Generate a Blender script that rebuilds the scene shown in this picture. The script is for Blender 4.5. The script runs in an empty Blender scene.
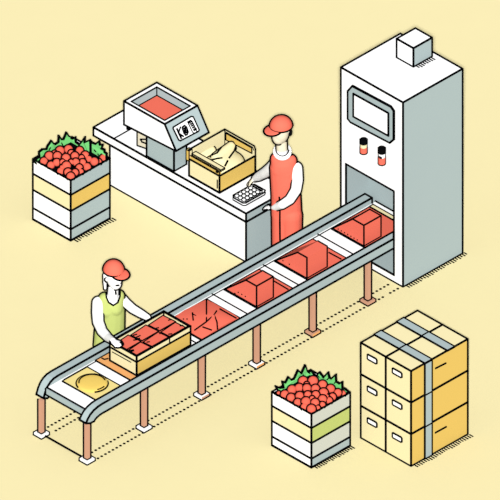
import bpy, bmesh, math, random
from mathutils import Vector, Matrix
from mathutils.bvhtree import BVHTree
C = bpy.context.scene
COL = C.collection
V = Vector
LR = 0.0100                      # radius of the black edge piping
SE, CE = 0.566, 0.8244           # sine / cosine of the camera elevation
RT = V((1, 1, 0)).normalized(); FW = V((1, -1, 0)).normalized()
VIEW = V((CE*FW.x, CE*FW.y, SE))  # towards the camera
K = 70.7107*SE; KZ = 100*CE

# ---- plan-reading helpers: a point of the axonometric plan -> metres -------------
def at(px, py, z):
    s = (px-250)/70.7107; d = (py-250+KZ*z)/K
    return V(((s+d)/2, (s-d)/2, z))
def on_y(px, py, y):             # on a wall facing the aisle (constant y)
    x = (px-250)/70.7107 - y
    return V((x, y, (250+K*(x-y)-py)/KZ))
def on_x(px, py, x):
    y = (px-250)/70.7107 - x
    return V((x, y, (250+K*(x-y)-py)/KZ))
def plan(p):
    return (250+70.7107*(p.x+p.y), 250+K*(p.x-p.y)-KZ*p.z)

# ---- materials ---------------------------------------------------------------------
GAIN = 2.4
def srgb(c):
    c /= 255
    return c/12.92 if c <= .04045 else ((c+.055)/1.055)**2.4
MATS = {}
def mat(name, rgb, gain=None):
    if name in MATS: return MATS[name]
    m = bpy.data.materials.new(name); m.use_nodes = True
    nt = m.node_tree; b = nt.nodes['Principled BSDF']
    g = gain or GAIN
    col = [min(.97, srgb(c)/g) for c in rgb]
    b.inputs['Roughness'].default_value = 1
    b.inputs['Specular IOR Level'].default_value = 0
    n = nt.nodes.new('ShaderNodeTexNoise'); n.inputs['Scale'].default_value = 3.0
    tc = nt.nodes.new('ShaderNodeTexCoord'); nt.links.new(tc.outputs['Object'], n.inputs['Vector'])
    mx = nt.nodes.new('ShaderNodeMix'); mx.data_type = 'RGBA'
    mx.inputs['A'].default_value = (*[c*.99 for c in col], 1)
    mx.inputs['B'].default_value = (*[min(1, c*1.01) for c in col], 1)
    nt.links.new(n.outputs['Fac'], mx.inputs['Factor'])
    nt.links.new(mx.outputs['Result'], b.inputs['Base Color'])
    MATS[name] = m
    return m
INK = mat('black piping', (6, 6, 8))
WHITE = mat('white enamel', (254, 254, 254), 2.05)
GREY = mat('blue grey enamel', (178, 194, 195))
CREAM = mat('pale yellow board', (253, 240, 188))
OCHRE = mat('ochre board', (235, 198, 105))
RED = mat('tomato red', (247, 117, 96))
TOM = mat('tomato skin', (240, 104, 84))
GREEN = mat('leaf green', (132, 230, 134))
LIME = mat('lime green', (197, 209, 122))
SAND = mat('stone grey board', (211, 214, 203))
BROWN = mat('copper brown', (216, 163, 134))
ORANGE = mat('light orange', (250, 180, 112))
YEL = mat('straw yellow', (251, 230, 150))
GOLD = mat('golden yellow', (246, 211, 108))
FACE = mat('pale cream skin', (244, 234, 206))
PALE = mat('pale white skin', (250, 250, 249), 1.95)
SHIRT = mat('white cotton', (254, 254, 254), 1.9)
BLACK = mat('matt black', (12, 12, 14))
FLOORM = mat('cream floor', (253, 240, 185))

# ---- mesh builder ------------------------------------------------------------------
class MB:
    def __init__(s): s.v = []; s.f = []; s.m = []; s.mats = []; s.sm = []
    def mi(s, m):
        if m not in s.mats: s.mats.append(m)
        return s.mats.index(m)
    def add(s, vs, fs, m, smooth=False):
        o = len(s.v); s.v += [V(v) for v in vs]
        k = s.mi(m)
        for f in fs: s.f.append([i+o for i in f]); s.m.append(k); s.sm.append(smooth)
    def line(s, p, q, r=LR, m=None, n=8):
        p, q = V(p), V(q); d = q-p
        if d.length < 1e-6: return
        d.normalize(); a = d.orthogonal().normalized(); b = d.cross(a)
        if r > .0045: r = r*1.12
        p = p-d*r*.5; q = q+d*r*.5
        vs = []
        for e in (p, q):
            for i in range(n):
                t = 2*math.pi*i/n; vs.append(e+a*r*math.cos(t)+b*r*math.sin(t))
        fs = [[i, (i+1) % n, n+(i+1) % n, n+i] for i in range(n)]
        fs += [list(range(n))[::-1], list(range(n, 2*n))]
        s.add(vs, fs, m or INK, True)
    def poly(s, pts, r=LR, closed=False, m=None):
        pts = list(pts)
        if closed: pts.append(pts[0])
        for a, b in zip(pts, pts[1:]): s.line(a, b, r, m)
    def box(s, x0, x1, y0, y1, z0, z1, front, side=None, top=None, ink=True, r=LR, skip=()):
        side = side or front; top = top or front
        c = [V((x, y, z)) for z in (z0, z1) for (x, y) in ((x0, y0), (x1, y0), (x1, y1), (x0, y1))]
        for k, fs, m in (('f', [0, 1, 5, 4], front), ('b', [2, 3, 7, 6], front), ('s', [1, 2, 6, 5], side),
                         ('l', [3, 0, 4, 7], side), ('t', [4, 5, 6, 7], top), ('u', [3, 2, 1, 0], top)):
            if k not in skip: s.add(c, [fs], m)
        if ink:
            for a, b in ((0, 1), (1, 2), (2, 3), (3, 0), (4, 5), (5, 6), (6, 7), (7, 4), (0, 4), (1, 5), (2, 6), (3, 7)):
                s.line(c[a], c[b], r)
        return c
    def slab(s, pts, off, m, ink=True, r=LR, cap=None, ring=True):   # a polygon extruded by the vector off
        pts = [V(p) for p in pts]; n = len(pts); off = V(off)
        q = [p+off for p in pts]
        s.add(pts+q, [list(range(n))], m); s.add(pts+q, [list(range(n, 2*n))[::-1]], m)
        s.add(pts+q, [[i, n+i, n+(i+1) % n, (i+1) % n] for i in range(n)], cap or m)
        if ink:
            s.poly(pts, r, True)
            if ring: s.poly(q, r, True)
    def build(s, name, parent=None, loc=None, label=None):
        me = bpy.data.meshes.new(name)
        o = bpy.data.objects.new(name, me); COL.objects.link(o)
        if parent:
            org = V(parent['_o']); o.parent = parent
        else:
            if loc is None:
                xs = [v.x for v in s.v]; ys = [v.y for v in s.v]; zs = [v.z for v in s.v]
                loc = V(((min(xs)+max(xs))/2, (min(ys)+max(ys))/2, min(zs)))
            org = V(loc); o.location = org
        if not parent: o['_o'] = list(org)
        else: o['_o'] = list(org)
        me.from_pydata([v-org for v in s.v], [], s.f)
        for m in s.mats: me.materials.append(m)
        me.polygons.foreach_set('material_index', s.m)
        me.polygons.foreach_set('use_smooth', s.sm)
        me.update()
        if label: o['label'] = label
        return o
def thing(name, label, cat, loc, group=None):
    o = bpy.data.objects.new(name, None); COL.objects.link(o); o.location = loc
    o.empty_display_size = .1
    o['_o'] = list(loc); o['label'] = label; o['category'] = cat
    if group: o['group'] = group
    return o
def tag(o, label, cat, group=None):
    o['label'] = label; o['category'] = cat
    if group: o['group'] = group
    return o

# ---- soft bodies: unions of tapered capsules fused to one skin ----------------------
def ellipsoid(c, rad, axes=None, nu=24, nv=14, half=False):
    ax = axes or (V((1, 0, 0)), V((0, 1, 0)), V((0, 0, 1)))
    vs, fs = [], []
    lo = 0 if half else -math.pi/2
    for j in range(nv+1):
        ph = lo+(math.pi/2-lo)*j/nv
        for i in range(nu):
            th = 2*math.pi*i/nu
            vs.append(V(c)+ax[0]*rad[0]*math.cos(ph)*math.cos(th)+ax[1]*rad[1]*math.cos(ph)*math.sin(th)+ax[2]*rad[2]*math.sin(ph))
    for j in range(nv):
        for i in range(nu):
            fs.append([j*nu+i, j*nu+(i+1) % nu, (j+1)*nu+(i+1) % nu, (j+1)*nu+i])
    if half: fs.append(list(range(nu))[::-1])
    return vs, fs
def capsule(bm, p, q, r0, r1, flat=1, fdir=None):
    pts = []
    for c, r in ((V(p), r0), (V(q), r1)):
        vs, _ = ellipsoid((0, 0, 0), (r, r, r), nu=14, nv=8)
        for v in vs:
            if fdir is not None: v = v-fdir*(v.dot(fdir))*(1-flat)
            pts.append(v+c)
    t = bmesh.new()
    for v in pts: t.verts.new(v)
    bmesh.ops.remove_doubles(t, verts=t.verts, dist=1e-5)
    r = bmesh.ops.convex_hull(t, input=t.verts)
    bmesh.ops.delete(t, geom=list({g for g in r['geom_interior']+r['geom_unused'] if isinstance(g, bmesh.types.BMVert)}), context='VERTS')
    me = bpy.data.meshes.new('t'); t.to_mesh(me); t.free(); bm.from_mesh(me); bpy.data.meshes.remove(me)
def ell(bm, c, rad, axes=None):
    vs, fs = ellipsoid(c, rad, axes)
    o = [bm.verts.new(v) for v in vs]
    for f in fs:
        try: bm.faces.new([o[i] for i in f])
        except ValueError: pass
def fuse(bm, voxel=.009, smooth=3):
    me = bpy.data.meshes.new('tmp'); bmesh.ops.remove_doubles(bm, verts=bm.verts, dist=1e-6)
    bm.to_mesh(me); bm.free()
    o = bpy.data.objects.new('tmp', me); COL.objects.link(o)
    r = o.modifiers.new('r', 'REMESH'); r.mode = 'VOXEL'; r.voxel_size = voxel
    s = o.modifiers.new('s', 'SMOOTH'); s.iterations = smooth; s.factor = .5
    dg = bpy.context.evaluated_depsgraph_get(); dg.update()
    e = o.evaluated_get(dg); m2 = bpy.data.meshes.new_from_object(e)
    vs = [v.co.copy() for v in m2.vertices]; fs = [list(p.vertices) for p in m2.polygons]
    bpy.data.objects.remove(o); bpy.data.meshes.remove(me); bpy.data.meshes.remove(m2)
    return vs, fs
def contour(mb, vs, fs, r=LR, keep=None, cull=True, fine=()):
    """black seam where the surface turns over"""
    bm = bmesh.new(); bv = [bm.verts.new(v) for v in vs]
    for f in fs:
        try: bm.faces.new([bv[i] for i in f])
        except ValueError: pass
    bmesh.ops.triangulate(bm, faces=bm.faces); bm.normal_update()
    bvh = BVHTree.FromBMesh(bm)
    g = {v: v.normal.dot(VIEW) for v in bm.verts}
    for f in bm.faces:
        cr = []
        for e in f.edges:
            a, b = e.verts
            if (g[a] > 0) != (g[b] > 0):
                t = g[a]/(g[a]-g[b]); cr.append(a.co.lerp(b.co, t)+a.normal.lerp(b.normal, t).normalized()*r*.45)
        if len(cr) == 2:
            mid = (cr[0]+cr[1])/2
            if keep and not keep(mid): continue
            if cull:
                n = (a.normal+b.normal).normalized()
                if bvh.ray_cast(mid+n*.014+VIEW*.03, VIEW)[0] is not None: continue
            mb.line(cr[0], cr[1], r*(.62 if any((mid-c).length < d for c, d in fine) else 1.12), n=6)
    bm.free(); return bvh
def draw(mb, bvh, pts, r=LR*.85, sub=6):      # a seam laid on a curved surface
    out = []
    for (a, b) in zip(pts, pts[1:]):
        for i in range(sub):
            t = i/sub; out.append((a[0]+(b[0]-a[0])*t, a[1]+(b[1]-a[1])*t))
    out.append(pts[-1]); prev = None
    for p in out:
        o = at(p[0], p[1], 0)+VIEW*8
        h = bvh.ray_cast(o, -VIEW)
        if h[0] is not None:
            if prev is not None and (h[0]-prev).length < .25: mb.line(prev, h[0], r, n=6)
            prev = h[0]
        else: prev = None
def inside(p, poly):
    x, y = p; c = False
    for (x1, y1), (x2, y2) in zip(poly, poly[1:]+poly[:1]):
        if (y1 > y) != (y2 > y) and x < (x2-x1)*(y-y1)/(y2-y1)+x1: c = not c
    return c

# ---- the setting -------------------------------------------------------------------
fl = MB(); fl.box(-14, 14, -14, 14, -.05, 0, FLOORM, ink=False)
f = fl.build('floor', loc=(0, 0, 0)); f['kind'] = 'structure'

# ---- floor marks: drawn shadow hatching, dotted lines -------------------------------------------------------------------
def hatch(a, b, n, ln, name_label, z=0, seed=1, gaps=()):  # black dashes standing in for the shadow along a base edge
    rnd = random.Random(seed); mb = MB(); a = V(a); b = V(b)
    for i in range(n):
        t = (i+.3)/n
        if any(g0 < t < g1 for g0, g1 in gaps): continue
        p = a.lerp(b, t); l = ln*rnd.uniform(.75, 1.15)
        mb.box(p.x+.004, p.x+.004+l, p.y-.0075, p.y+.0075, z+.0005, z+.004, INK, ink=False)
    o = mb.build('shadow_hatch'); tag(o, name_label, 'marking', None); return o
def dots(x, y0, y1, skip, label, step=.053):
    mb = MB(); y = y0
    while y < y1:
        if not any(a < y < b for a, b in skip):
            n = 8
            ring = [V((x+.015*math.cos(i*math.pi/4), y+.015*math.sin(i*math.pi/4), .0005)) for i in range(n)]
            mb.slab(ring, (0, 0, .003), INK, ink=False)
        y += step
    o = mb.build('dotted_line'); tag(o, label, 'marking')

# ---- conveyor ----------------------------------------------------------------------
XF0, XF1, XN0, XN1 = .745, .845, 1.42, 1.51
ZT, ZB, BZ = .615, .503, .55
conv = thing('conveyor', 'long grey-railed conveyor with white belt, copper legs and curved rail ends', 'conveyor', (1.1, -1.4, 0))
PROF = [(.88, .615), (-3.56, .615), (-3.62, .609), (-3.67, .588), (-3.71, .553), (-3.74, .505), (-3.765, .44)]
def rail(x0, x1, lab):
    mb = MB(); sec = []; prof = PROF
    if lab == 'near': prof = PROF[:1]+[(-3.60, .615), (-3.66, .610), (-3.72, .594), (-3.77, .567), (-3.805, .53), (-3.83, .49)]
    for i, (y, z) in enumerate(prof):
        a = prof[max(0, i-1)]; b = prof[min(len(prof)-1, i+1)]
        d = V((0, b[0]-a[0], b[1]-a[1])).normalized(); nrm = V((0, -d.z, d.y))   # down/inward
        if nrm.z > 0: nrm = -nrm
        if i == len(prof)-1: nrm = V((0, .9, -.43)).normalized()
        h = .112 if i < len(prof)-1 else .06
        sec.append([V((x0, y, z)), V((x1, y, z)), V((x1, y, z))+nrm*h, V((x0, y, z))+nrm*h])
    if lab == 'near':                     # mitred against the machine front
        for p in sec[0]: p.y = .612-(p.x-x0)
    for a, b in zip(sec, sec[1:]):
        for k in range(4):
            k2 = (k+1) % 4
            mb.add([a[k], a[k2], b[k2], b[k]], [[0, 1, 2, 3]], GREY)
            if not (k == 0 and lab == 'far' and False): mb.line(a[k], b[k])
    mb.add(sec[0], [[3, 2, 1, 0]], GREY); mb.add(sec[-1], [[0, 1, 2, 3]], GREY)
    mb.poly(sec[0], closed=True); mb.poly(sec[-1], closed=True)
    mb.build('rail', conv)
rail(XF0, XF1, 'far'); rail(XN0, XN1, 'near')
YS = [-3.785, -2.98, -2.165, -1.387, -.595, .185]
def leg(x, y, top, footm):
    w = .025
    mb = MB(); mb.box(x-w, x+w, y-w, y+w, .018, top, BROWN, ink=False)
    for a in (-w, w): mb.line((x+a, y+a, .03), (x+a, y+a, top), .0085)
    mb.poly([(x-w, y-w, .036), (x+w, y-w, .036), (x+w, y+w, .036)], .0075)
    l = mb.build('leg', conv)
    f = .056
    mb = MB(); mb.box(x-f, x+f, y-f, y+f, .002, .034, footm[0], footm[1], footm[0], ink=False)
    fc = [(x-f, y-f), (x+f, y-f), (x+f, y+f), (x-f, y+f)]
    mb.poly([(*c_, .002) for c_ in fc], .0085, True); mb.poly([(*fc[0], .034), (*fc[3], .034), (*fc[2], .034)], .0065)
    for c_ in (fc[0], fc[2]): mb.line((*c_, .002), (*c_, .034), .007)
    mb.build('foot', l)
for i, y in enumerate(YS):
    fm = [(WHITE, WHITE), (WHITE, WHITE), (WHITE, BROWN), (WHITE, ORANGE), (BROWN, ORANGE), (BROWN, BROWN)][i]
    leg(1.482, y, .46 if i == 0 else .5, fm)
    leg(.795 if i else .835, y, .43 if i == 0 else .5, (WHITE, WHITE))
mb = MB(); mb.line((.88, -3.785, .014), (1.44, -3.785, .014), .0095); mb.build('tie_rod', conv)
mb = MB(); mb.box(XF1+.002, XN0-.002, -3.72, .93, BZ-.05, BZ, WHITE, ink=False)
mb.poly([(XF1, -3.72, BZ), (XN0, -3.72, BZ)], .009); mb.poly([(XF1, .93, BZ), (XN0, .93, BZ)], .009)
for y in (-2.11, -1.384, -.66, .11): mb.line((XF1, y, BZ), (XN0, y, BZ), .0075)
mb.line((.87, -3.5, BZ), (.87, .84, BZ), .006)
mb.build('belt', conv)
mb = MB(); mb.box(XF1+.002, XN0-.002, -3.745, -3.722, BZ-.068, BZ-.004, GREY, ink=False); mb.line((XF1, -3.745, BZ-.068), (XN0, -3.745, BZ-.068), .009); mb.line((XF1+.01, -3.745, BZ-.068), (XF1+.01, -3.745, BZ), .009); mb.build('end_beam', conv)
mb = MB(); mb.box(XF1+.03, XN0-.01, .815, .865, BZ+.001, BZ+.008, CREAM, r=.006); mb.build('slat', conv, label='pale cream cross slat')

# red blocks on the belt
def red_block(y0, y1, tx, ty, h, label, lines, dotn, name='red_block', topedge=True):
    x0, x1 = .885, 1.337
    t = thing(name, label, 'food block', (1.11, (y0+y1)/2, BZ), 'red blocks travelling on the belt')
    mb = MB(); mb.box(x0, 1.40, y0, y1, BZ+.001, BZ+.014, RED, r=.0065)
    for ln in lines: mb.poly([at(*p) if len(p) == 3 else V(p) for p in ln], .0065)
    mb.build('liner', t)
    mb = MB(); z0 = BZ+.015; z1 = z0+h
    P = [V((x0+.01, y0+.006, z0)), V((x1, y0+.006, z0)), V((x1, y0+.006, z1)), V((x1-tx, y0+.006, z1))]
    Q = [p+V((0, ty, 0)) for p in P]
    A = P+Q
    mb.add(A, [[0, 1, 2, 3], [7, 6, 5, 4], [1, 5, 6, 2], [2, 6, 7, 3], [3, 7, 4, 0], [0, 4, 5, 1]], RED)
    E = [(0, 1), (1, 2), (1, 5), (5, 6), (3, 2), (0, 3)]
    if topedge: E += [(2, 6), (6, 7), (3, 7)]
    else: E += [(6, 7)]
    for a, b in E: mb.line(A[a], A[b], .0078)
    for k in range(dotn[0]):
        x = dotn[1]+k*dotn[2]
        mb.add(*ellipsoid((x, y0+.004, z0+dotn[3]), (.008, .006, .008), nu=8, nv=6), INK)
    mb.build('block', t)
    return t
red_block(.268, .80, .158, .24, .25, 'red wedge-topped block entering the grey opening of the tall machine', [], (8, .93, .045, .03))
red_block(-.538, 0, .13, .285, .25, 'red block with its long sloping side, second from the tall machine',
          [[(329, 252.5, BZ+.02), (341, 259, BZ+.02)]], (2, 1.0, .09, .05), topedge=False)
red_block(-1.25, -.757, .15, .235, .25, 'red cube-topped block on the belt in front of the counter corner',
          [[(274, 281, BZ+.02), (288, 289.3, BZ+.02)], [tuple(plan(on_y(235, 286, -1.246)))+(BZ+.03,), (235, 295, BZ+.03)]], (3, 1.08, .05, .05))
t = thing('red_block', 'flat creased red slab on the belt right behind the held crate', 'food block', (1.11, -1.77, BZ), 'red blocks travelling on the belt')
mb = MB(); mb.box(.885, 1.40, -2.042, -1.50, BZ+.001, BZ+.014, RED, r=.0065); mb.build('liner', t)
mb = MB(); z0 = BZ+.015; zt = BZ+.05
xs = [.89, .99, 1.09, 1.19, 1.29, 1.345]; ysl = [-2.035, -1.93, -1.82, -1.71, -1.60, -1.51]
hh = [[0, .01, .02, .012, .01, 0], [.006, .03, .035, .03, .03, .01], [.01, .03, .05, .035, .035, .01], [.01, .035, .035, .05, .03, .01], [.0, .03, .03, .035, .02, .01], [0, .0, .01, .01, .005, 0]]
vs = [V((x, y, z0+hh[i][j])) for i, x in enumerate(xs) for j, y in enumerate(ysl)]
mb.add(vs, [[i*6+j, (i+1)*6+j, (i+1)*6+j+1, i*6+j+1] for i in range(5) for j in range(5)], RED, True)
z = BZ+.055
for ln in ([(206.5, 300), (206.5, 321)], [(194.8, 330), (206, 322), (214, 315), (216.5, 311)], [(203, 327), (211.5, 330)], [(214.5, 315.5), (217, 322), (217.5, 329)],
           [(220, 309), (236, 318)], [(192.5, 313), (193.2, 320)], [(192.5, 314), (196, 316)]):
    mb.poly([at(p[0], p[1], z) for p in ln], .007)
for p in ((183.5, 319), (187, 319)): mb.add(*ellipsoid(at(p[0], p[1], z), (.009, .009, .006), nu=8, nv=6), INK)
mb.build('slab', t)
mb = MB(); mb.box(.86, 1.40, -3.045, -2.20, BZ+.001, BZ+.008, ORANGE, r=.0065)
mb.poly([at(102, 358.2, BZ+.012), at(104.5, 359.4, BZ+.012), at(108, 358.6, BZ+.012)], .007)
tag(mb.build('packing_liner'), 'light orange liner sheet on the belt beneath the held crate', 'liner')
t = thing('flat_round_piece', 'golden round flat piece on a straw yellow sheet at the belt end', 'food', (1.12, -3.36, BZ))
mb = MB(); mb.box(.885, 1.40, -3.538, -3.187, BZ+.001, BZ+.008, YEL, r=.0065); mb.build('sheet', t)
mb = MB(); cc = V((1.13, -3.362, BZ+.009))
n = 40; R = .16
ring = [[cc+V((rr*R*math.cos(2*math.pi*i/n), rr*R*math.sin(2*math.pi*i/n), hz)) for i in range(n)] for rr, hz in ((1, 0), (.96, .012), (.8, .02), (.5, .024), (.01, .025))]
vs = [p for q in ring for p in q]
mb.add(vs, [[j*n+i, j*n+(i+1) % n, (j+1)*n+(i+1) % n, (j+1)*n+i] for j in range(4) for i in range(n)], GOLD, True)
def arc(rr, a0, a1, h=.02, r=.0075, dx=0, dy=0):
    k = max(4, int(abs(a1-a0)/8))
    mb.poly([cc+V((dx+rr*math.cos(math.radians(a0+(a1-a0)*i/k)), dy+rr*math.sin(math.radians(a0+(a1-a0)*i/k)), h)) for i in range(k+1)], r)
arc(.16, 128, 252, .006); arc(.16, -35, 58, .006); arc(.132, 62, 232, .02, .0065); arc(.14, -22, 12, .018, .006)
mb.poly([cc+V((.16*math.cos(2.23), .16*math.sin(2.23), .01)), cc+V((.17*math.cos(1.75), .17*math.sin(1.75), .003)), cc+V((.168*math.cos(1.35), .168*math.sin(1.35), .003))], .0065)
mb.build('round_piece', t)

# ---- the open crate held by the person in green -------------------------------------
cx0, cx1, cy0, cy1 = .97, 1.347, -2.95, -2.19
t = thing('packing_crate', 'open pale crate of red pieces held by the person in green', 'crate', ((cx0+cx1)/2, (cy0+cy1)/2, .56))
zb, zr, zt = .565, .728, .795; w = .016
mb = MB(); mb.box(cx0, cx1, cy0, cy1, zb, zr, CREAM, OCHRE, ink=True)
mb.poly([on_y(112.5, 352, cy0-.001), on_y(131, 362.3, cy0-.001)], .005)
mb.build('body', t)
mb = MB()
for (a, b, c, d) in ((cx0, cx1, cy0, cy0+w), (cx0, cx1, cy1-w, cy1), (cx0, cx0+w, cy0+w, cy1-w), (cx1-w, cx1, cy0+w, cy1-w)):
    mb.box(a, b, c, d, zr, zt, CREAM, ink=False)
for z in (zr, zt): mb.poly([(cx0, cy0, z), (cx1, cy0, z), (cx1, cy1, z), (cx0, cy1, z)], .008, closed=True)
mb.poly([(cx0+w, cy0+w, zt), (cx1-w, cy0+w, zt), (cx1-w, cy1-w, zt), (cx0+w, cy1-w, zt)], .006, closed=True)
for x, y in ((cx0, cy0), (cx1, cy0), (cx1, cy1), (cx0+w, cy1-w)): mb.line((x, y, zr), (x, y, zt))
p = on_x(169.5, 336.5, cx1); mb.line((cx1, p.y, zr), (cx1, p.y, zt), .007)
mb.build('rim', t)
nm = [['front left', 'front middle', 'front right'], ['near left', 'near middle', 'near right']]
labs = {(0, 0): 'red piece beside the hand at the crate corner', (0, 1): 'red piece in the far row of the held crate, middle of its three',
        (0, 2): 'red piece in the topmost far corner of the held crate', (1, 0): 'red piece in the nearest bottom corner of the held crate',
        (1, 1): 'red piece in the near row of the held crate, middle of its three', (1, 2): 'red piece in the right-hand corner of the held crate'}
rx = [cx0+w+.002, (cx0+cx1)/2+.005, cx1-w-.002]; ry = [cy0+w+.002, cy0+.25, cy0+.5, cy1-w-.002]
for i in range(2):
    for j in range(3):
        mb = MB(); g = .003; z0, z1 = zr+.001, zt-.028
        a, b, c, d = rx[i]+g, rx[i+1]-g, ry[j]+g, ry[j+1]-g
        mb.slab([(a+.02, c, z0), (b, c+.01, z0), (b, d, z0), (a, d-.012, z0)], (0, 0, z1-z0), RED, r=.0062)
        rnd = random.Random(i*3+j)
        for k in range(2):
            x = rnd.uniform(a+.03, b-.05); y = rnd.choice([c+.02, d-.03]) + rnd.uniform(-.01, .01)
            mb.poly([(x, y, z1+.002), (x+rnd.uniform(.005, .02), y+rnd.uniform(.02, .05), z1+.002)], .0065)
        tag(mb.build('red_piece'), labs[(i, j)], 'food piece', 'red pieces packed in the held crate')

# ---- tall machine ------------------------------------------------------------------
mx0, mx1, my0, my1, mz = .667, 1.544, .62, 1.461, 2.238
t = thing('packing_machine', 'tall white machine cabinet with blue grey side and conveyor opening', 'machine', ((mx0+mx1)/2, (my0+my1)/2, 0))
ox0, ox1, oz0, oz1, oy = .738, 1.418, .084, 1.102, .95
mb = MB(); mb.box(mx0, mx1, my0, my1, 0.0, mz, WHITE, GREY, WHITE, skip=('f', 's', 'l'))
def q(x0, x1, z0, z1): mb.add([(x0, my0, z0), (x1, my0, z0), (x1, my0, z1), (x0, my0, z1)], [[0, 1, 2, 3]], WHITE)
q(mx0, ox0, 0, mz); q(ox1, mx1, 0, mz); q(ox0, ox1, 0, oz0); q(ox0, ox1, oz1, mz)
mb.poly([(ox0, my0, oz0), (ox1, my0, oz0), (ox1, my0, oz1), (ox0, my0, oz1)], closed=True)
mb.build('cabinet', t)
mb = MB()
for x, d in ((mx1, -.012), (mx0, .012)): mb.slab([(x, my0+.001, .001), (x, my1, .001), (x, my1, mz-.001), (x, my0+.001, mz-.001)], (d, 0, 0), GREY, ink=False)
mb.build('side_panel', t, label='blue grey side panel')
mb = MB()
I = [(ox0, ox1, oz0, oz1)]
mb.add([(ox0, oy, oz0), (ox1, oy, oz0), (ox1, oy, oz1), (ox0, oy, oz1), (ox0, my0, oz0), (ox1, my0, oz0), (ox1, my0, oz1), (ox0, my0, oz1)],
       [[0, 1, 2, 3], [4, 0, 3, 7], [1, 5, 6, 2], [4, 5, 1, 0], [3, 2, 6, 7]], GREY)
mb.build('opening', t, label='blue grey recess the belt runs into')
# screen
mb = MB()
out = [(348.6, 90.5), (353, 85.6), (391.5, 106.3), (394.4, 110.5), (394.4, 139), (390.5, 142.3), (351.5, 121.8), (348.6, 118.2)]
mb.slab([on_y(a, b, my0-.001) for a, b in out], (0, -.012, 0), GREY, ring=True)
fr = mb.build('screen_frame', t)
mb = MB(); mb.slab([on_y(a, b, my0-.014) for a, b in ((353.6, 93.6), (388.6, 113), (388.6, 135.6), (353.6, 116.4))], (0, -.003, 0), WHITE)
mb.build('screen', fr)
def cyl(mb, c, r, z0, z1, m, n=20, ink=True, taper=1, rr=.006):
    vs = [V((c[0]+r*k*math.cos(2*math.pi*i/n), c[1]+r*k*math.sin(2*math.pi*i/n), z)) for z, k in ((z0, 1), (z1, taper)) for i in range(n)]
    mb.add(vs, [[i, (i+1) % n, n+(i+1) % n, n+i] for i in range(n)], m, True)
    mb.add(vs, [list(range(n))[::-1], list(range(n, 2*n))], m)
    if ink:
        for s in (-1, 1):
            d = RT*s*r; mb.line(V((c[0], c[1], z0))+d, V((c[0], c[1], z1))+d*taper, rr, n=6)
def lamp(px, ytop, ybot, lab, swirl):
    y = my0-.046; z1 = on_y(px, ytop, y).z; z0 = on_y(px, ybot, y).z; x = on_y(px, ytop, y).x; h = z1-z0
    k = thing('indicator_lamp', lab, 'lamp', (x, y, z0), 'indicator lamps below the screen')
    mb = MB(); cyl(mb, (x, y), .036, z0, z0+h*.42, RED); mb.poly([(x+.036*math.cos(a*.3), y+.036*math.sin(a*.3), z0) for a in range(21)], .006, closed=True)
    mb.line((x, my0, z0+h*.3), (x, y, z0+h*.3), .014); mb.build('body', k)
    mb = MB(); cyl(mb, (x, y), .034, z0+h*.42, z0+h*.72, CREAM if not swirl else WHITE)
    if swirl:
        mb.box(x-.01, x+.03, y-.036, y-.028, z0+h*.42, z0+h*.55, BLACK, ink=False)
    mb.build('band', k, label='pale band')
    mb = MB(); cyl(mb, (x, y), .036, z0+h*.66, z1, BLACK); mb.build('cap', k, label='black cap')
lamp(363.6, 139, 152.5, 'shorter red, cream and black indicator lamp on the left below the screen', False)
lamp(381.8, 147.5, 163.5, 'taller red, white and black indicator lamp on the right below the screen', True)
tb = at(413.4, 67, mz)
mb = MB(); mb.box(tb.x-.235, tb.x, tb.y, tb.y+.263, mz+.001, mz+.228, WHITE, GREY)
tag(mb.build('vent_box'), 'small white cube with a grey side standing on top of the tall machine', 'box')
h_ = hatch((tb.x+.012, tb.y+.02, 0), (tb.x+.012, tb.y+.26, 0), 8, .05, 'short black dashes drawn as shadow beside the small cube on top of the machine', z=mz+.004)

# ---- counter -----------------------------------------------------------------------
kx1, ky0, ky1, kz = .122, -.178, .425, .587
kxb, kxs = (110-250)/70.71-ky0, (93.6-250)/70.71-ky0
t = thing('service_counter', 'long white counter with a blue grey end, standing behind the conveyor', 'counter', ((kx1+kxb)/2, (ky0+ky1)/2, 0))
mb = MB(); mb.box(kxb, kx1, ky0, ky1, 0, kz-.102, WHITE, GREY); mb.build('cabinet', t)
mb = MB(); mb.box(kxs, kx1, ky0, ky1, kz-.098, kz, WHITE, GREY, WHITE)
sx = (113.8-250)/70.71-ky0; mb.line((sx, ky0, kz), (sx, ky1, kz), .0075)
mb.build('worktop', t)

# keypad
k0 = at(231.2, 196.2, .62); kx, ky = k0.x, k0.y
t = thing('keypad', 'small white keypad with rounded keys lying on the counter', 'keypad', (kx+.09, ky+.16, kz))
mb = MB(); L_, W_ = .315, .185
pts = [(kx+.03, ky), (kx+W_-.02, ky), (kx+W_, ky+.02), (kx+W_, ky+L_-.03), (kx+W_-.02, ky+L_), (kx+.02, ky+L_), (kx, ky+L_-.02), (kx, ky+.03)]
mb.slab([(a, b, kz+.001) for a, b in pts], (0, 0, .03), WHITE, r=.0075); mb.build('base', t)
for i in range(3):
    for j in range(5):
        mb = MB(); a = kx+.016+i*.05; b = ky+.018+j*.049
        vs, fs = ellipsoid((a+.023, b+.022, kz+.031), (.0215, .021, .013), nu=14, nv=6, half=True)
        vs = [V((v.x, v.y, v.z)) for v in vs]
        mb.add(vs, fs, WHITE, True)
        mb.poly([(a+.023+.0215*math.cos(q_*.5236), b+.022+.021*math.sin(q_*.5236), kz+.034) for q_ in range(12)], .0055, closed=True)
        mb.build('key', t)
mb = MB(); mb.box(kx+.165, kx+.172, ky+.03, ky+.28, kz+.031, kz+.036, BLACK, ink=False)
mb.box(kx+.03, kx+.15, ky+.275, ky+.29, kz+.031, kz+.042, WHITE, r=.005); mb.build('trim_bar', t)

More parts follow.
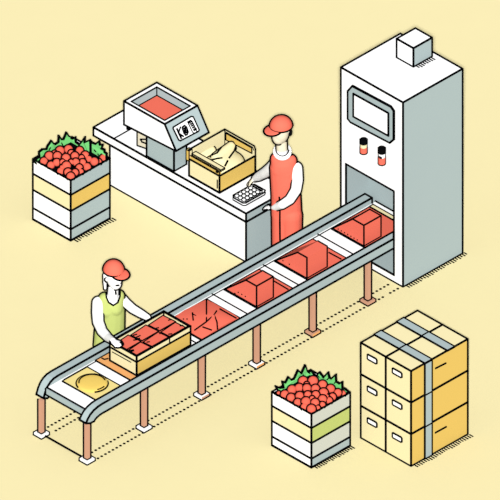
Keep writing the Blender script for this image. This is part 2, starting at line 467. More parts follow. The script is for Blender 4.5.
# ---- counter scale -----------------------------------------------------------------
t = thing('weighing_scale', 'grey and white counter scale with red tray and sloping display', 'scale', (-1.1, -.05, kz))
px_, py_ = -.915, -.16
mb = MB(); mb.box(px_-.385, px_, py_, py_+.175, kz+.001, .87, GREY); mb.build('pedestal', t)
ax0, ax1, ab1, ay0, ay1, az0, az1 = -1.608, -1.035, -.875, -.172, .29, .85, 1.108
ch = .03
mb = MB()
T = [V((ax0, ay0, az1)), V((ax1, ay0, az1)), V((ax1, ay1, az1)), V((ax0, ay1, az1))]
B = [V((ax0, ay0, az0-.025)), V((ab1, ay0, az0+.01)), V((ab1, ay1, az0+.01)), V((ax0, ay1, az0-.025))]
mb.add(T+B, [[0, 4, 5, 1], [2, 6, 7, 3], [3, 7, 4, 0], [7, 6, 5, 4]], WHITE)
for a, b in ((0, 1), (1, 2), (2, 3), (3, 0)): mb.line(T[a], T[b]); mb.line(B[a], B[b])
for a in range(4): mb.line(T[a], B[a])
# tray well
ix0, ix1, iy0, iy1 = ax0+.055, ax1-.045, ay0+.045, ay1-.055
zf = az1-.09; sl = .035
In = [V((ix0, iy0, az1)), V((ix1, iy0, az1)), V((ix1, iy1, az1)), V((ix0, iy1, az1))]
mb.add(T+In, [[0, 1, 5, 4], [1, 2, 6, 5], [2, 3, 7, 6], [3, 0, 4, 7]], WHITE)
Fl = [V((ix0+.01, iy0, zf)), V((ix1, iy0, zf)), V((ix1, iy1-.01, zf)), V((ix0+.01, iy1-.01, zf))]
mb.build('housing', t)
mb = MB(); mb.add(In+Fl, [[0, 1, 5, 4], [1, 2, 6, 5], [2, 3, 7, 6], [3, 0, 4, 7]], GREY)
mb.poly(In, .0075, closed=True); mb.line(In[3], Fl[3], .0075)
tr = mb.build('tray_wall', t)
mb = MB(); mb.slab(Fl, (0, 0, -.01), RED, r=.0075); mb.build('tray', t, label='red tray')
mb = MB(); nP = V((T[1].z-B[1].z, 0, B[1].x-T[1].x)).normalized()*.002; mb.slab([p+nP for p in (T[1], T[2], B[2], B[1])], (-.008, 0, -.004), GREY, ink=False)
for a, b in ((T[1], B[1]), (T[2], B[2]), (B[1], B[2])): mb.line(a+nP, b+nP, .009)
pn = mb.build('panel', t, label='sloping blue grey panel')
dxp, dzp = ab1-ax1, az0+.01-az1
nrm = V((-dzp, 0, dxp)).normalized()
def on_p(px, py, off=0):
    S = (px-250)/70.7107
    # x=ax1+dxp*t, z=az1+dzp*t ; py=250+K*(2x-S)-KZ*z
    tt = (py-250-K*(2*ax1-S)+KZ*az1)/(2*K*dxp-KZ*dzp)
    x = ax1+dxp*tt; return V((x, S-x, az1+dzp*tt))+nrm*off
def zp(a, b, off=.004): return on_p(168+a/12.5, 110+b/12.5, off)
mb = MB(); mb.slab([zp(a, b, .001) for a, b in ((62, 215), (285, 82), (310, 85), (385, 250), (375, 268), (150, 385), (130, 375), (60, 232))], nrm*.005, WHITE, r=.0075)
ds = mb.build('display', pn, label='white display with black characters')
mb = MB()
def st(pts, r=.008, closed=False): mb.poly([zp(a, b, .007) for a, b in pts], r, closed)
st([(105, 235), (160, 355)], .010); st([(150, 215), (125, 290)], .008); st([(125, 290), (185, 330)], .009)
st([(175, 215), (200, 195), (225, 215), (245, 275), (235, 305), (215, 315), (195, 290), (175, 235)], .0085, True); st([(200, 225), (220, 285)], .012)
st([(240, 150), (280, 128), (300, 150), (355, 265), (345, 285), (315, 290), (300, 275)], .0055, True)
st([(258, 160), (285, 148)], .008); st([(275, 178), (300, 170)], .008); st([(285, 200), (312, 190)], .007); st([(300, 222), (325, 212)], .008); st([(318, 250), (340, 240)], .012)
mb.build('readout', ds)
mb = MB()
P_ = [on_y(a, b, -.12) for a, b in ((137.2, 130), (146.5, 135), (146.5, 148.6), (137.2, 145.4))]
mb.slab(P_, (0, .012, 0), FACE, r=.0075)
mb.poly([on_y(a, b, -.125) for a, b in ((146, 139.3), (140.5, 139.3), (142, 142), (146, 143.5))], .0075)
mb.build('tag', t, label='small cream tag beside the pedestal')
mb = MB(); mb.box(ax0+.01, ax0+.04, ay0+.02, ay0+.05, az0-.09, az0-.01, INK, ink=False); mb.build('support', t)

# ---- open carton on the counter -----------------------------------------------------
b0 = at(219.5, 193.3, kz); bx1, by0 = b0.x, b0.y; bx0, by1 = bx1-.43, by0+.505
zl, zh = kz+.21, kz+.32; wt = .014; z0 = kz+.002
t = thing('open_carton', 'open pale yellow carton with ochre side on the counter beside the scale', 'carton', ((bx0+bx1)/2, (by0+by1)/2, kz))
mb = MB()
mb.box(bx0, bx1, by0, by1, z0, z0+.02, CREAM, ink=False)
mb.box(bx0, bx1-.001, by0, by0+wt, z0, zl, CREAM, ink=False)
mb.poly([(bx0, by0, z0), (bx1, by0, z0), (bx1, by0, zl), (bx0, by0, zl)], .0095, True)
mb.line(on_y(217.3, 180, by0-.003), on_y(217.3, 188, by0-.003), .006)
mb.build('front_wall', t)
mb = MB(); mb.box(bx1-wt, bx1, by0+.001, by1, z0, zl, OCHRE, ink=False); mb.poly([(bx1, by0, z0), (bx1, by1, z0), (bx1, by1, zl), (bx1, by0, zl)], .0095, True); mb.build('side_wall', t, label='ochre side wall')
p1, p2 = on_y(219.2, 181, by0), on_y(219.2, 191, by0)
mb = MB(); mb.box(bx0, bx0+wt, by0, by1, z0, zh, CREAM, ink=False); mb.poly([(bx0, by0, z0), (bx0, by0, zh), (bx0, by1, zh)], .0095); mb.build('side_wall', t)
mb = MB(); cr = .03
pr = [(bx0, z0), (bx1, z0), (bx1, zh-cr), (bx1-cr*.5, zh), (bx0, zh)]
mb.slab([(a, by1-wt, b) for a, b in pr], (0, wt, 0), CREAM, ink=False)
mb.poly([(a, by1, b) for a, b in pr[1:]], .0085); mb.poly([(a, by1-wt-.006, b-.004) for a, b in pr[2:]], .0045); mb.line((bx0+wt, by1-wt, z0), (bx0+wt, by1-wt, zh), .006)
mb.build('back_wall', t)
mb = MB(); mb.slab([(bx0+wt+.02, by1-wt-.004, zh-.02), (bx1-.03, by1-wt-.004, zh-.02), (bx1-.03, by1-wt-.004, zh-.085), (bx0+wt+.02, by1-wt-.004, zh-.1)], (0, .003, 0), OCHRE, r=.0065, ring=False)
mb.build('inner_band', t, label='ochre band inside the back wall')
mb = MB(); mb.box(bx0+.01, bx1-.005, by0+.004, by0+.03, zl, zl+.045, OCHRE, ink=False)
mb.poly([(bx0+.01, by0+.004, zl+.045), (bx1-.005, by0+.004, zl+.045), (bx1-.005, by0+.004, zl)], .006)
fb = mb.build('front_flap', t, label='ochre folded front flap')
mb = MB(); mb.box(bx0+.02, bx1+.0, by0+.02, by0+.075, zl+.046, zl+.062, CREAM, r=.0055); mb.build('flap_lip', fb)
mb = MB(); mb.box(bx0-.03, bx0+.012, by0-.012, by0+.03, zl-.02, zh-.005, OCHRE, ORANGE, YEL, r=.0055); mb.build('corner_clip', t)
mb = MB(); mb.add(*ellipsoid(at(217, 172, zl+.05), (.02, .012, .01), nu=10, nv=6), INK); mb.build('handle_slot', t)
# contents
bm = bmesh.new()
cm = lambda px, py, z: at(px, py, kz+z)
ell(bm, ((bx0+bx1)/2-.0, (by0+by1)/2+.02, kz+.115), (.195, .225, .095))
capsule(bm, cm(216, 158, .20), cm(231, 145.5, .22), .055, .04)
capsule(bm, cm(222, 162, .18), cm(233, 147, .2), .05, .035)
capsule(bm, cm(199, 155, .17), cm(212, 150, .17), .05, .04)
vs, fs = fuse(bm, .012, 3)
mb = MB(); mb.add(vs, fs, CREAM, True); bvh = contour(mb, vs, fs, .007)
for ln in ([(201, 151), (210, 145.5), (219, 141.5), (228, 140)], [(208, 157), (217, 153), (222, 147), (226, 141)], [(229, 158), (234, 151), (236, 145), (235.5, 141)], [(211, 160), (217, 158.5), (222, 158)], [(225, 166), (227.5, 161)]):
    draw(mb, bvh, ln, .009)
draw(mb, bvh, [(230.3, 141.3), (230.8, 141.3)], .009, 2)
tag(mb.build('wrapped_bundle'), 'pale cream wrapped bundle lying inside the open carton on the counter', 'bundle')

# ---- stacked cartons ---------------------------------------------------------------
c0 = at(411.2, 466.4, 0); X1, Y0 = c0.x, c0.y; X0, Y1 = X1-.713, Y0+.80; Xm = X0+.355
hz = [0, .392, .775, 1.157]
lev = ['bottom', 'middle', 'top']
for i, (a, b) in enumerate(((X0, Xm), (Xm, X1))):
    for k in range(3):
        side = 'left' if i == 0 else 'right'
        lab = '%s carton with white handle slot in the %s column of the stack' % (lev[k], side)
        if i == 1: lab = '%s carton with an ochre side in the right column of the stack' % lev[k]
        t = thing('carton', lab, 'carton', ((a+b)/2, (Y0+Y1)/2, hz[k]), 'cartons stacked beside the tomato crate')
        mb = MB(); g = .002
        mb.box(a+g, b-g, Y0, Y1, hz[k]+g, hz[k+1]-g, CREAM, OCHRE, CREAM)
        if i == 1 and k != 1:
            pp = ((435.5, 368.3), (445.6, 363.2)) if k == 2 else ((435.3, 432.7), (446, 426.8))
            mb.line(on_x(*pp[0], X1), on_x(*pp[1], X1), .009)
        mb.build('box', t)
        cxp, cyp = ((372.6, (422.4, 390.7, 358.9)[k]) if i == 0 else (397.6, (437.3, 404.4, 372.7)[k]))
        mb = MB(); pts = [(cxp-4.3, cyp-4.6), (cxp+3.6, cyp-.3), (cxp+4.5, cyp+1), (cxp+4.5, cyp+4.4), (cxp+3.6, cyp+4.6), (cxp-4.0, cyp+.4), (cxp-4.8, cyp-.7), (cxp-4.8, cyp-4.4)]
        mb.slab([on_y(p, q_, Y0-.001) for p, q_ in pts], (0, -.005, 0), WHITE, r=.0078)
        mb.build('handle_slot', t, label='white handle slot')
for y0, y1, down, lab in ((.187, .288, True, 'grey strap nearer the front, running over the stack and down its ochre side'), (.505, .607, False, 'grey strap lying across the top of the stack, nearer the back')):
    zt = hz[3]; mb = MB()
    mb.box(X0, X1+.008, Y0+y0, Y0+y1, zt+.001, zt+.008, GREY, r=.0075)
    mb.line((Xm, Y0+y0, zt+.008), (Xm, Y0+y1, zt+.008), .0075)
    if down:
        mb.box(X1+.002, X1+.008, Y0+y0, Y0+y1, .003, zt, GREY, r=.0075)
        for z in hz[1:3]: mb.line((X1+.008, Y0+y0, z), (X1+.008, Y0+y1, z), .0075)
    tag(mb.build('packing_strap'), lab, 'strap')

# ---- tomato crates -----------------------------------------------------------------
def tomato_mesh(R):
    mb = MB()
    vs, fs = ellipsoid((0, 0, 0), (R, R, R), nu=28, nv=16)
    mb.add(vs, fs, TOM, True)
    a = RT; b = VIEW.cross(RT).normalized(); n = 28
    mb.poly([a*R*math.cos(2*math.pi*i/n)+b*R*math.sin(2*math.pi*i/n) for i in range(n)], .0105, closed=True)
    o = mb.build('tomato', loc=(0, 0, 0)); me = o.data; bpy.data.objects.remove(o); return me
TM = {}
def crate(front, sx, sy, levels, fm, sm, label, tom, s0, sc, tlabel, tgroup, leaves, llab, seedz):
    x1, y0 = front.x, front.y; x0, y1 = x1-sx, y0+sy
    H = levels[-1]
    t = thing('tomato_crate', label, 'crate', ((x0+x1)/2, (y0+y1)/2, 0))
    w = .012
    for k in range(4):
        mb = MB(); a, b = levels[k]+.001, levels[k+1]-.001
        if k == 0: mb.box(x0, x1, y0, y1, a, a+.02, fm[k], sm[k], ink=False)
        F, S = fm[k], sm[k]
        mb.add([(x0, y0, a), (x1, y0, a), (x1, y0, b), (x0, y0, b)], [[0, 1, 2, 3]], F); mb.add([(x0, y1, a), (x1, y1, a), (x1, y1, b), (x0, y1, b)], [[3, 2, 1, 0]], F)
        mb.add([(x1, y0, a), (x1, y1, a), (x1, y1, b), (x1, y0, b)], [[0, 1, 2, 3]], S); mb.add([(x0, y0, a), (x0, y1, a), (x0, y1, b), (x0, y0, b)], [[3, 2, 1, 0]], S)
        i0, i1, j0, j1 = x0+w, x1-w, y0+w, y1-w
        mb.add([(i0, j0, a), (i1, j0, a), (i1, j0, b), (i0, j0, b), (i0, j1, a), (i1, j1, a), (i1, j1, b), (i0, j1, b)],
               [[3, 2, 1, 0], [4, 5, 6, 7], [0, 4, 7, 3], [5, 1, 2, 6]], F)
        O = [(x0, y0), (x1, y0), (x1, y1), (x0, y1)]; N = [(i0, j0), (i1, j0), (i1, j1), (i0, j1)]
        for z in (a, b):
            for q_ in range(4):
                r_ = (q_+1) % 4
                mb.add([(*O[q_], z), (*O[r_], z), (*N[r_], z), (*N[q_], z)], [[0, 1, 2, 3]], F)
            mb.poly([(*o_, z) for o_ in O], closed=True)
        for o_ in O: mb.line((*o_, a), (*o_, b))
        mb.build('board', t)
    mb = MB(); mb.box(x0+w, x1-w, y0+w, y1-w, H-.05, H-.006, BLACK, ink=False); mb.build('liner', t, label='black fill darkening the gaps between the tomatoes')  # black sheet added so the gaps between tomatoes look dark
    cx, cy = (x0+x1)/2, (y0+y1)/2
    for (a, b, r) in tom:
        px, py = s0[0]+a/sc, s0[1]+b/sc; R = round(r*1.2/sc/100, 3); z = H
        for _ in range(6):
            p = at(px, py, z)
            u = min(1, max(abs(p.x-cx)/(sx/2), abs(p.y-cy)/(sy/2)))
            z = H-.012+.09*(1-u**2)
        p = at(px, py, z)
        m = .004+R*.9
        p.x = min(max(p.x, x0+m), x1-m); p.y = min(max(p.y, y0+m), y1-m)
        if R not in TM: TM[R] = tomato_mesh(R)
        o = bpy.data.objects.new('tomato', TM[R]); COL.objects.link(o); o.location = p
        tag(o, tlabel, 'tomato', tgroup)
    for li, (plane, pts, ln) in enumerate(leaves):
        mb = MB()
        if plane == 'x': fn = lambda a, b: on_x(s0[0]+a/sc, s0[1]+b/sc, x0+.035+.018*(li % 2)); nv = V((1, 0, 0))
        else: fn = lambda a, b: on_y(s0[0]+a/sc, s0[1]+b/sc, y1-.035-.018*(li % 2)); nv = V((0, -1, 0))
        P = [fn(a, b) for a, b in pts]
        # ruffled: each outline point leans in or out a little
        P = [p+nv*.006*math.sin(i*1.9) for i, p in enumerate(P)]
        mb.slab(P, nv*.012, GREEN, r=.0078, ring=True)
        for l in ln: mb.poly([fn(a, b)+nv*.018 for a, b in l], .0055)
        tag(mb.build('leaf'), llab[li], 'leaf', 'leafy greens in the crate %s' % seedz)

f1 = at(70.7, 241, 0); kz1 = [0, 11.8/KZ, 30/KZ, 46.1/KZ, 60.7/KZ]
tom1 = [(118, 155, 20), (88, 185, 18), (178, 127, 21), (225, 118, 20), (287, 125, 18), (163, 155, 19), (211, 167, 20), (260, 155, 18), (318, 152, 19), (128, 207, 18),
        (160, 192, 18), (265, 190, 18), (303, 192, 17), (368, 187, 20), (422, 168, 18), (178, 243, 18), (214, 210, 21), (222, 245, 18), (285, 220, 16), (330, 218, 19),
        (262, 247, 16), (295, 245, 15), (237, 272, 19), (398, 192, 15), (193, 190, 14), (338, 172, 15), (240, 138, 14), (148, 140, 13), (190, 222, 14), (240, 190, 13), (298, 165, 13)]
lv1 = [('x', [(30, 185), (45, 165), (62, 160), (60, 132), (75, 115), (100, 116), (108, 100), (125, 68), (135, 82), (150, 90), (166, 76), (166, 40), (183, 62), (195, 62), (208, 22), (222, 42), (236, 50), (246, 60), (246, 150), (150, 200), (60, 210)],
        [[(110, 118), (118, 105)], [(180, 80), (188, 95), (186, 105)], [(80, 150), (95, 140)]]),
       ('y', [(215, 75), (238, 49), (250, 60), (264, 50), (270, 74), (288, 92), (305, 70), (320, 48), (318, 78), (345, 66), (350, 90), (352, 160), (215, 160)],
        [[(235, 100), (245, 92)], [(290, 105), (300, 98)]]),
       ('y', [(335, 82), (350, 68), (360, 82), (378, 88), (400, 70), (402, 92), (416, 92), (412, 112), (428, 118), (426, 134), (440, 140), (440, 170), (335, 165)],
        [[(350, 110), (358, 104)], [(375, 118), (384, 128)], [(395, 140), (400, 150)]])]
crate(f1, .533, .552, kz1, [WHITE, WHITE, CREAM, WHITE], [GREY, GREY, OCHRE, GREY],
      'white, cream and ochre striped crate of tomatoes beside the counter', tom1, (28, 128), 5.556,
      'round red tomato heaped in the ochre and grey striped crate', 'tomatoes in the crate beside the counter', lv1,
      ['tall spiky green leaf rising on the left of the crate beside the counter', 'ruffled green leaf at the back middle of the crate beside the counter', 'low curly green leaf at the right of the crate, nearest the counter'], 'beside the counter')
f2 = at(311.4, 468, 0); kz2 = [0, 9.4/KZ, 25/KZ, 40/KZ, 54/KZ]
tom2 = [(212, 118, 22), (267, 118, 24), (320, 138, 21), (150, 165, 21), (190, 155, 20), (233, 157, 20), (280, 160, 20), (365, 160, 20), (405, 182, 18), (110, 192, 20),
        (325, 183, 22), (145, 210, 20), (193, 200, 20), (238, 193, 17), (282, 193, 18), (375, 205, 17), (436, 187, 14), (75, 187, 11), (228, 232, 22), (180, 237, 18),
        (320, 218, 20), (358, 227, 17), (278, 238, 20), (213, 265, 18), (258, 272, 21), (320, 250, 15), (293, 266, 12), (262, 215, 13), (342, 205, 13), (232, 135, 12)]
lv2 = [('x', [(55, 190), (75, 180), (58, 145), (82, 155), (98, 150), (94, 118), (112, 125), (125, 92), (142, 108), (160, 105), (180, 55), (196, 72), (222, 28), (232, 62), (246, 72), (246, 150), (160, 200), (70, 215)],
        [[(205, 78), (210, 92)], [(228, 100), (238, 92), (244, 84)], [(100, 165), (112, 158)]]),
       ('y', [(225, 95), (240, 75), (258, 58), (275, 80), (290, 88), (305, 66), (320, 88), (330, 95), (355, 66), (358, 98), (372, 102), (398, 78), (396, 118), (415, 130), (434, 118), (432, 150), (432, 180), (240, 160)],
        [[(300, 84), (308, 92)], [(352, 105), (360, 96)], [(392, 125), (400, 118)]]),
       ('y', [(428, 150), (448, 155), (462, 172), (458, 190), (436, 182)], [[(438, 165), (452, 176)]])]
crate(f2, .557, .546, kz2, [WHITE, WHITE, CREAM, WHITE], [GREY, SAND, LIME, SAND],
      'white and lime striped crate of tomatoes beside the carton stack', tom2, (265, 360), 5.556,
      'round red tomato heaped in the lime striped crate', 'tomatoes in the crate beside the cartons', lv2,
      ['tallest spiky green leaf rising on the left of the lime striped crate', 'long jagged green leaf along the right back of the lime striped crate', 'small rounded green leaf at the right corner of the lime striped crate'], 'beside the cartons')

# hatching strokes that draw in the shadow on the floor
hatch((f1.x, f1.y+.03, 0), (f1.x, f1.y+.60, 0), 17, .055, 'short black dashes drawn as shadow on the floor along the crate beside the counter', seed=2)
hatch((f2.x, f2.y+.03, 0), (f2.x, f2.y+.57, 0), 18, .055, 'short black dashes drawn as shadow on the floor along the lime striped crate', seed=3)
hatch((X1+.01, Y0+.03, 0), (X1+.01, Y1+.03, 0), 25, .05, 'short black dashes drawn as shadow on the floor along the carton stack', seed=4)
hatch((mx1, my0+.03, 0), (mx1, my1+.04, 0), 26, .052, 'short black dashes drawn as shadow on the floor along the tall machine', seed=5)
sk = [(y-.09, y+.09) for y in YS]
dots(1.412, -3.70, .55, [(y-.06, y+.03) for y in YS]+[(.24, .3)], 'dotted black line on the floor, left of the near conveyor feet')
dots(1.53, -3.68, .56, [(y-.02, y+.07) for y in YS]+[(.36, .44)], 'dotted black line on the floor, right of the near conveyor feet')
dots(.785, -3.64, -3.10, [], 'short dotted black floor line left of the far end foot')
dots(.885, -3.63, -3.10, [], 'short dotted black floor line right of the far end foot')

# ---- people ------------------------------------------------------------------------
class Fig:
    def __init__(s, x, y):
        s.b = V((x, y, 0)); s.p0 = plan(s.b)
    def __call__(s, px, py, d=0):
        h = (px-s.p0[0])/100
        p = s.b+RT*h+FW*d
        p.z = (s.p0[1]-py+100*SE*d)/KZ
        return p
def limb(bm, pts):
    for (p, r), (q_, r2) in zip(pts, pts[1:]): capsule(bm, p, q_, r, r2)
def hand(bm, wrist, tip, up, side, sc=1, curl=.5):
    """palm + four fingers + thumb; 'up' = back of the hand, side = thumb side"""
    d = (tip-wrist).normalized(); up = (up-d*up.dot(d)).normalized(); s_ = (side-d*side.dot(d)-up*side.dot(up)).normalized()
    L = (tip-wrist).length
    pal = wrist+d*L*.30
    ell(bm, pal, (L*.30, .034*sc, .017*sc), (d, s_, up))
    for k in range(4):
        o = (k-1.5)*.0175*sc; fl = L*(.52, .60, .56, .44)[3-k]*.95
        a = pal+d*L*.2+s_*o
        b = a+d*fl*.5-up*fl*.10*curl
        c = b+d*fl*.42*(1-.3*curl)-up*fl*.5*curl
        capsule(bm, a, b, .0098*sc, .009*sc); capsule(bm, b, c, .009*sc, .0078*sc)
    a = wrist+d*L*.18+s_*.022*sc; b = a+d*L*.25+s_*.028*sc-up*.008; c = b+d*L*.22-up*.014+s_*.002
    capsule(bm, a, b, .0125*sc, .0105*sc); capsule(bm, b, c, .0105*sc, .009*sc)
def cloth(vs, fs, cut):
    """drop the faces in an opening (neckline)"""
    out = []
    for f in fs:
        c = sum((vs[i] for i in f), V())/len(f)
        if cut(c): continue
        out.append(f)
    return out
def normal_of(vs, f): return (vs[f[1]]-vs[f[0]]).cross(vs[f[2]]-vs[f[0]])
def cap(fig, root, centre, d, rad, hgt, face, brimc, bd, tilt=0):
    mb = MB(); c = fig(*centre, d)
    s_ = V((0, 0, 1)).cross(face).normalized(); up = (V((0, 0, 1))-face*tilt).normalized(); fa = s_.cross(up)*-1
    ax = (face-up*face.dot(up), s_, up)
    ax = (ax[0].normalized(), s_, up)
    vs, fs = ellipsoid(c, (rad*1.04, rad*.98, hgt), ax, nu=36, nv=14, half=True)
    mb.add(vs, fs, RED, True)
    contour(mb, vs, fs[:-1], .0085, cull=False)
    n = 36
    mb.poly([p for p in vs[:n] if (p-c).dot(VIEW) > -.02], .008)
    o = mb.build('cap', root, label='red cap')
    mb = MB(); bc = fig(*brimc, bd)
    up2 = (up-face*-.12).normalized(); f2 = (face-up2*face.dot(up2)).normalized()
    vs, fs = ellipsoid(bc, (.092, .088, .014), (f2, s_, up2), nu=36, nv=8)
    mb.add(vs, fs, RED, True); contour(mb, vs, fs, .0085, cull=False)
    mb.build('brim', o)

# person in red overalls
A = Fig(.40, .10)
root = thing('person', 'person in red cap and red overalls over white shirt, one hand on the counter edge', 'person', A.b)
face1 = V((-.30, -.95, 0)).normalized(); up = V((0, 0, 1))
bm = bmesh.new()
ell(bm, A(280.3, 131, .0), (.088, .10, .138), (RT, FW, up))                 # head
ell(bm, A(278.5, 137.5, .03), (.062, .06, .075), (RT, FW, up))                # jaw
ell(bm, A(273.6, 134.6, .06), (.012, .012, .018))                             # nose
ell(bm, A(289.3, 132.5, .02), (.010, .018, .026))                             # ear
limb(bm, [(A(281.5, 138, -.01), .052), (A(282, 158, -.01), .058)])             # neck
capsule(bm, A(276, 164.5, .0), A(281, 163, 0), .045, .05); capsule(bm, A(294, 168, .0), A(288, 164, 0), .05, .05)
capsule(bm, A(284.5, 173, 0), A(286, 205, 0), .105, .10, .5, FW)
capsule(bm, A(281, 210, 0), A(278, 256, 0), .06, .035)
capsule(bm, A(291, 210, 0), A(291, 258, 0), .07, .035)
for px in (277.5, 291): ell(bm, A(px, 260.5, .0)+face1*.04+V((0, 0, .018)), (.035, .09, .035), (V((0, 0, 1)).cross(face1), face1, up))
near = [(A(296.3, 168, .02), .061), (A(297.5, 180, .07), .055), (A(296, 190, .12), .052), (A(290, 199.5, .165), .048), (A(282.5, 204.5, .15), .044), (A(275.5, 207, .03), .037), (A(272.5, 207.3, -.03), .030)]
limb(bm, near)
hand(bm, A(272.5, 207.3, -.03), A(263.8, 206.5, -.15), V((.3, -.2, .9)), V((-.2, .9, .1)), 1.05, .45)
far = [(A(276, 162.5, -.02), .058), (A(271, 168, -.12), .056), (A(265.5, 172.5, -.24), .053), (A(258.5, 176.5, -.40), .045), (A(255, 178.3, -.46), .032)]
limb(bm, far)
hand(bm, A(255, 178.3, -.46), A(247.5, 183.5, -.50), V((0, 0, 1)), V((0, -1, 0)), 1.0, .35)
vs, fs = fuse(bm, .0075, 4)
mb = MB()
zn = A(282, 150, 0).z; wN, wF = near[-1][0], far[-1][0]
mb.add(vs, [], SHIRT)
sk, sh = [], []
for f in fs:
    c = sum((vs[i] for i in f), V())/len(f); px, py = plan(c)
    isn = (px < 273.5 and 200 < py < 214 and (c-A(268, 207, -.09)).length < .085)
    isf = (c-A(250, 181, -.48)).length < .06
    (sk if (c.z > zn+.0 and (c-A(281, 138, 0)).length < .22) or isf else sh).append(f)
mb.f += sh+sk; mb.m += [mb.mi(SHIRT)]*len(sh)+[mb.mi(FACE)]*len(sk); mb.sm += [True]*(len(sh)+len(sk))
contour(mb, vs, fs, .0082, fine=((A(249.5, 182.5, -.49), .085), (A(265, 207, -.13), .0)))
mb.poly([A(271.8, 140.5, .09), A(273.5, 141.2, .10)], .004)
mb.build('body', root)
# overalls
bm = bmesh.new()
capsule(bm, A(283.3, 167, .005), A(286, 195, .005), .135, .147, .66, FW)
capsule(bm, A(286, 195, .005), A(286.5, 215, .005), .147, .152, .60, FW)
capsule(bm, A(280.5, 215, .0), A(279.5, 251, 0), .088, .075)
capsule(bm, A(291.5, 215, .01), A(291.5, 251, .01), .108, .10)
capsule(bm, A(276.5, 158.5, .01), A(279, 170, .01), .058, .08); capsule(bm, A(290.5, 160.5, .01), A(287, 172, .01), .062, .085)
vs, fs = fuse(bm, .010, 4)
neck = [(275.5, 140), (275.5, 150), (277, 155), (280.5, 158), (286, 157.5), (291, 155.5), (297, 152), (300, 140)]
fs2 = cloth(vs, fs, lambda c: inside(plan(c), neck) and c.z > A(282, 162, .1).z-.06)
mb = MB(); mb.add(vs, fs2, RED, True); bvh = contour(mb, vs, fs, .0085, keep=lambda m: not inside(plan(m), [(a, b-1) for a, b in neck]))
draw(mb, bvh, [(279.3, 197), (280, 206), (279.8, 222), (280, 240)], .0085)
draw(mb, bvh, neck[1:7], .0085)
mb.build('overalls', root, label='red overalls')
# collar
mb = MB(); c = A(282.3, 151.5, .0); n = 28
ringp = [c+RT*.073*math.cos(2*math.pi*i/n)+FW*.078*math.sin(2*math.pi*i/n)+up*(-.03*math.sin(2*math.pi*i/n)) for i in range(n)]
for a, b in zip(ringp, ringp[1:]+ringp[:1]): mb.line(a, b, .019, SHIRT, n=10)
for off in (-.0,):
    q_ = [c+RT*.066*math.cos(2*math.pi*i/n)+FW*.066*math.sin(2*math.pi*i/n)+up*(.017-.03*math.sin(2*math.pi*i/n)) for i in range(n)]
    mb.poly([p for i, p in enumerate(q_) if 0 <= i <= n//2], .0075)
mb.build('collar', root, label='white shirt collar')
mb = MB(); vs, fs = ellipsoid(A(290.0, 132.2, .0), (.026, .05, .036), (RT, FW, up)); mb.add(vs, fs, BLACK, True); mb.build('hair', root, label='black hair at the nape')
cap(A, root, (281.0, 126.3), .0, .110, .112, face1, (273.0, 130.2), .06, 0)

# person in the green tank top
B_ = Fig(.60, -2.53)
root = thing('person', 'person in a red cap and lime green tank top holding the crate behind the conveyor', 'person', B_.b)
face2 = V((.97, -.25, 0)).normalized()
F = B_
bm = bmesh.new()
ell(bm, F(114.5, 277, 0), (.080, .09, .125), (RT, FW, up))
ell(bm, F(115.6, 283.5, .03), (.058, .055, .066), (RT, FW, up))
ell(bm, F(120.5, 281.5, .06), (.010, .012, .016)); ell(bm, F(106.3, 279.5, .02), (.010, .016, .024))
limb(bm, [(F(113.5, 286, -.01), .052), (F(112.5, 302, .0), .058)])
capsule(bm, F(101.5, 303, 0), F(109, 299, 0), .045, .05); capsule(bm, F(119.5, 298, -.03), F(113, 298, -.01), .045, .05)
capsule(bm, F(110.5, 308, 0), F(109, 338, 0), .100, .11, .5, FW)
capsule(bm, F(104.5, 338, -.02), F(103.5, 366, -.05), .07, .04); capsule(bm, F(115, 338, -.03), F(115, 364, -.06), .07, .04)
for a in (103.5, 115): ell(bm, F(a, 370, -.05)+face2*.03, (.08, .036, .033), (face2, V((0, 0, 1)).cross(face2), up))
near = [(F(98.2, 302.5, .03), .060), (F(97.6, 312, .07), .058), (F(98.2, 322, .13), .055), (F(102, 331, .25), .050), (F(108, 337.5, .38), .043), (F(113.0, 341, .55), .033)]
limb(bm, near)
hand(bm, near[-1][0], F(119.0, 345.6, .66), V((0, 0, 1)), V((.2, .9, 0)), 1.15, .35)
far = [(F(121, 297.5, -.03), .048), (F(126, 303, .0), .046), (F(132.5, 308.8, .03), .044), (F(141, 313.8, .05), .040), (F(147.5, 317.5, .05), .032)]
limb(bm, far)
hand(bm, far[-1][0], F(154.5, 322.5, .05), V((-.3, .3, .9)), V((.7, -.7, 0)), 1.0, .3)
vs, fs = fuse(bm, .0075, 4)
mb = MB(); mb.add(vs, fs, PALE, True)
bvh = contour(mb, vs, fs, .0082)
draw(mb, bvh, [(116, 285.5), (118.6, 285.3)], .009, 2)
draw(mb, bvh, [(115.5, 291.5), (115.8, 294)], .009, 2)
mb.build('body', root)
bm = bmesh.new()
capsule(bm, F(111, 308, .0), F(109.6, 330, .0), .138, .150, .62, FW)
capsule(bm, F(109.6, 330, .0), F(109.2, 345, -.0), .150, .158, .62, FW)
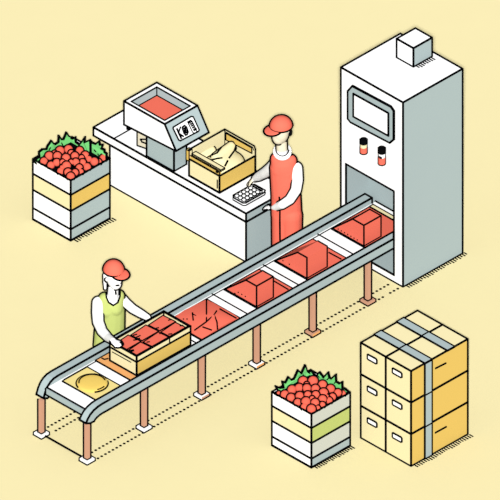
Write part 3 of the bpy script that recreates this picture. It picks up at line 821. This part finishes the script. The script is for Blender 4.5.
capsule(bm, F(104.5, 298.5, .01), F(107, 310, .01), .060, .085); capsule(bm, F(119, 295.5, .0), F(115, 308, .01), .055, .085)
vs, fs = fuse(bm, .010, 4)
neck = [(106, 280), (105.8, 291), (106.4, 297.5), (108.6, 302.4), (113.3, 305.4), (117.8, 302.6), (119.9, 296.5), (120.3, 289), (120.3, 280)]
fs2 = cloth(vs, fs, lambda c: inside(plan(c), neck))
mb = MB(); mb.add(vs, fs2, LIME, True); bvh = contour(mb, vs, fs, .0085, keep=lambda m: not inside(plan(m), [(a, b-1) for a, b in neck]))
draw(mb, bvh, neck[1:8], .0085)
mb.build('tank_top', root, label='lime green tank top')
mb = MB(); bm = bmesh.new(); limb(bm, [(F(105.3, 275, .0), .022), (F(105, 282, .0), .018), (F(105.2, 288.5, .0), .013)])
vs, fs = fuse(bm, .006, 2); mb.add(vs, fs, PALE, True); contour(mb, vs, fs, .007); mb.build('hair', root, label='pale strand of hair behind the ear')
cap(F, root, (113.7, 270.6), .0, .106, .112, face2, (120.6, 274.2), .06, 0)

# ---- light and camera ---------------------------------------------------------------
w = bpy.data.worlds.new('World'); C.world = w; w.use_nodes = True
bg = w.node_tree.nodes['Background']; bg.inputs['Color'].default_value = (.97, .985, 1.0, 1); bg.inputs['Strength'].default_value = .24
sd = bpy.data.lights.new('sun', 'SUN'); sd.energy = 4.22; sd.angle = math.radians(1); sd.color = (1, .995, .985)
so = bpy.data.objects.new('sun', sd); COL.objects.link(so); so.rotation_euler = VIEW.to_track_quat('Z', 'Y').to_euler(); so.location = (4, -4, 5)
cd = bpy.data.cameras.new('camera'); cd.type = 'ORTHO'; cd.ortho_scale = 5.0; cd.clip_end = 60
co = bpy.data.objects.new('camera', cd); COL.objects.link(co); co.location = VIEW*14
co.rotation_euler = VIEW.to_track_quat('Z', 'Y').to_euler()
C.camera = co
vs_ = C.view_settings; vs_.view_transform = 'Standard'; vs_.look = 'None'; vs_.gamma = 1; vs_.exposure = 1.263; vs_.use_curve_mapping = False
for o in bpy.data.objects:
    if '_o' in o: del o['_o']
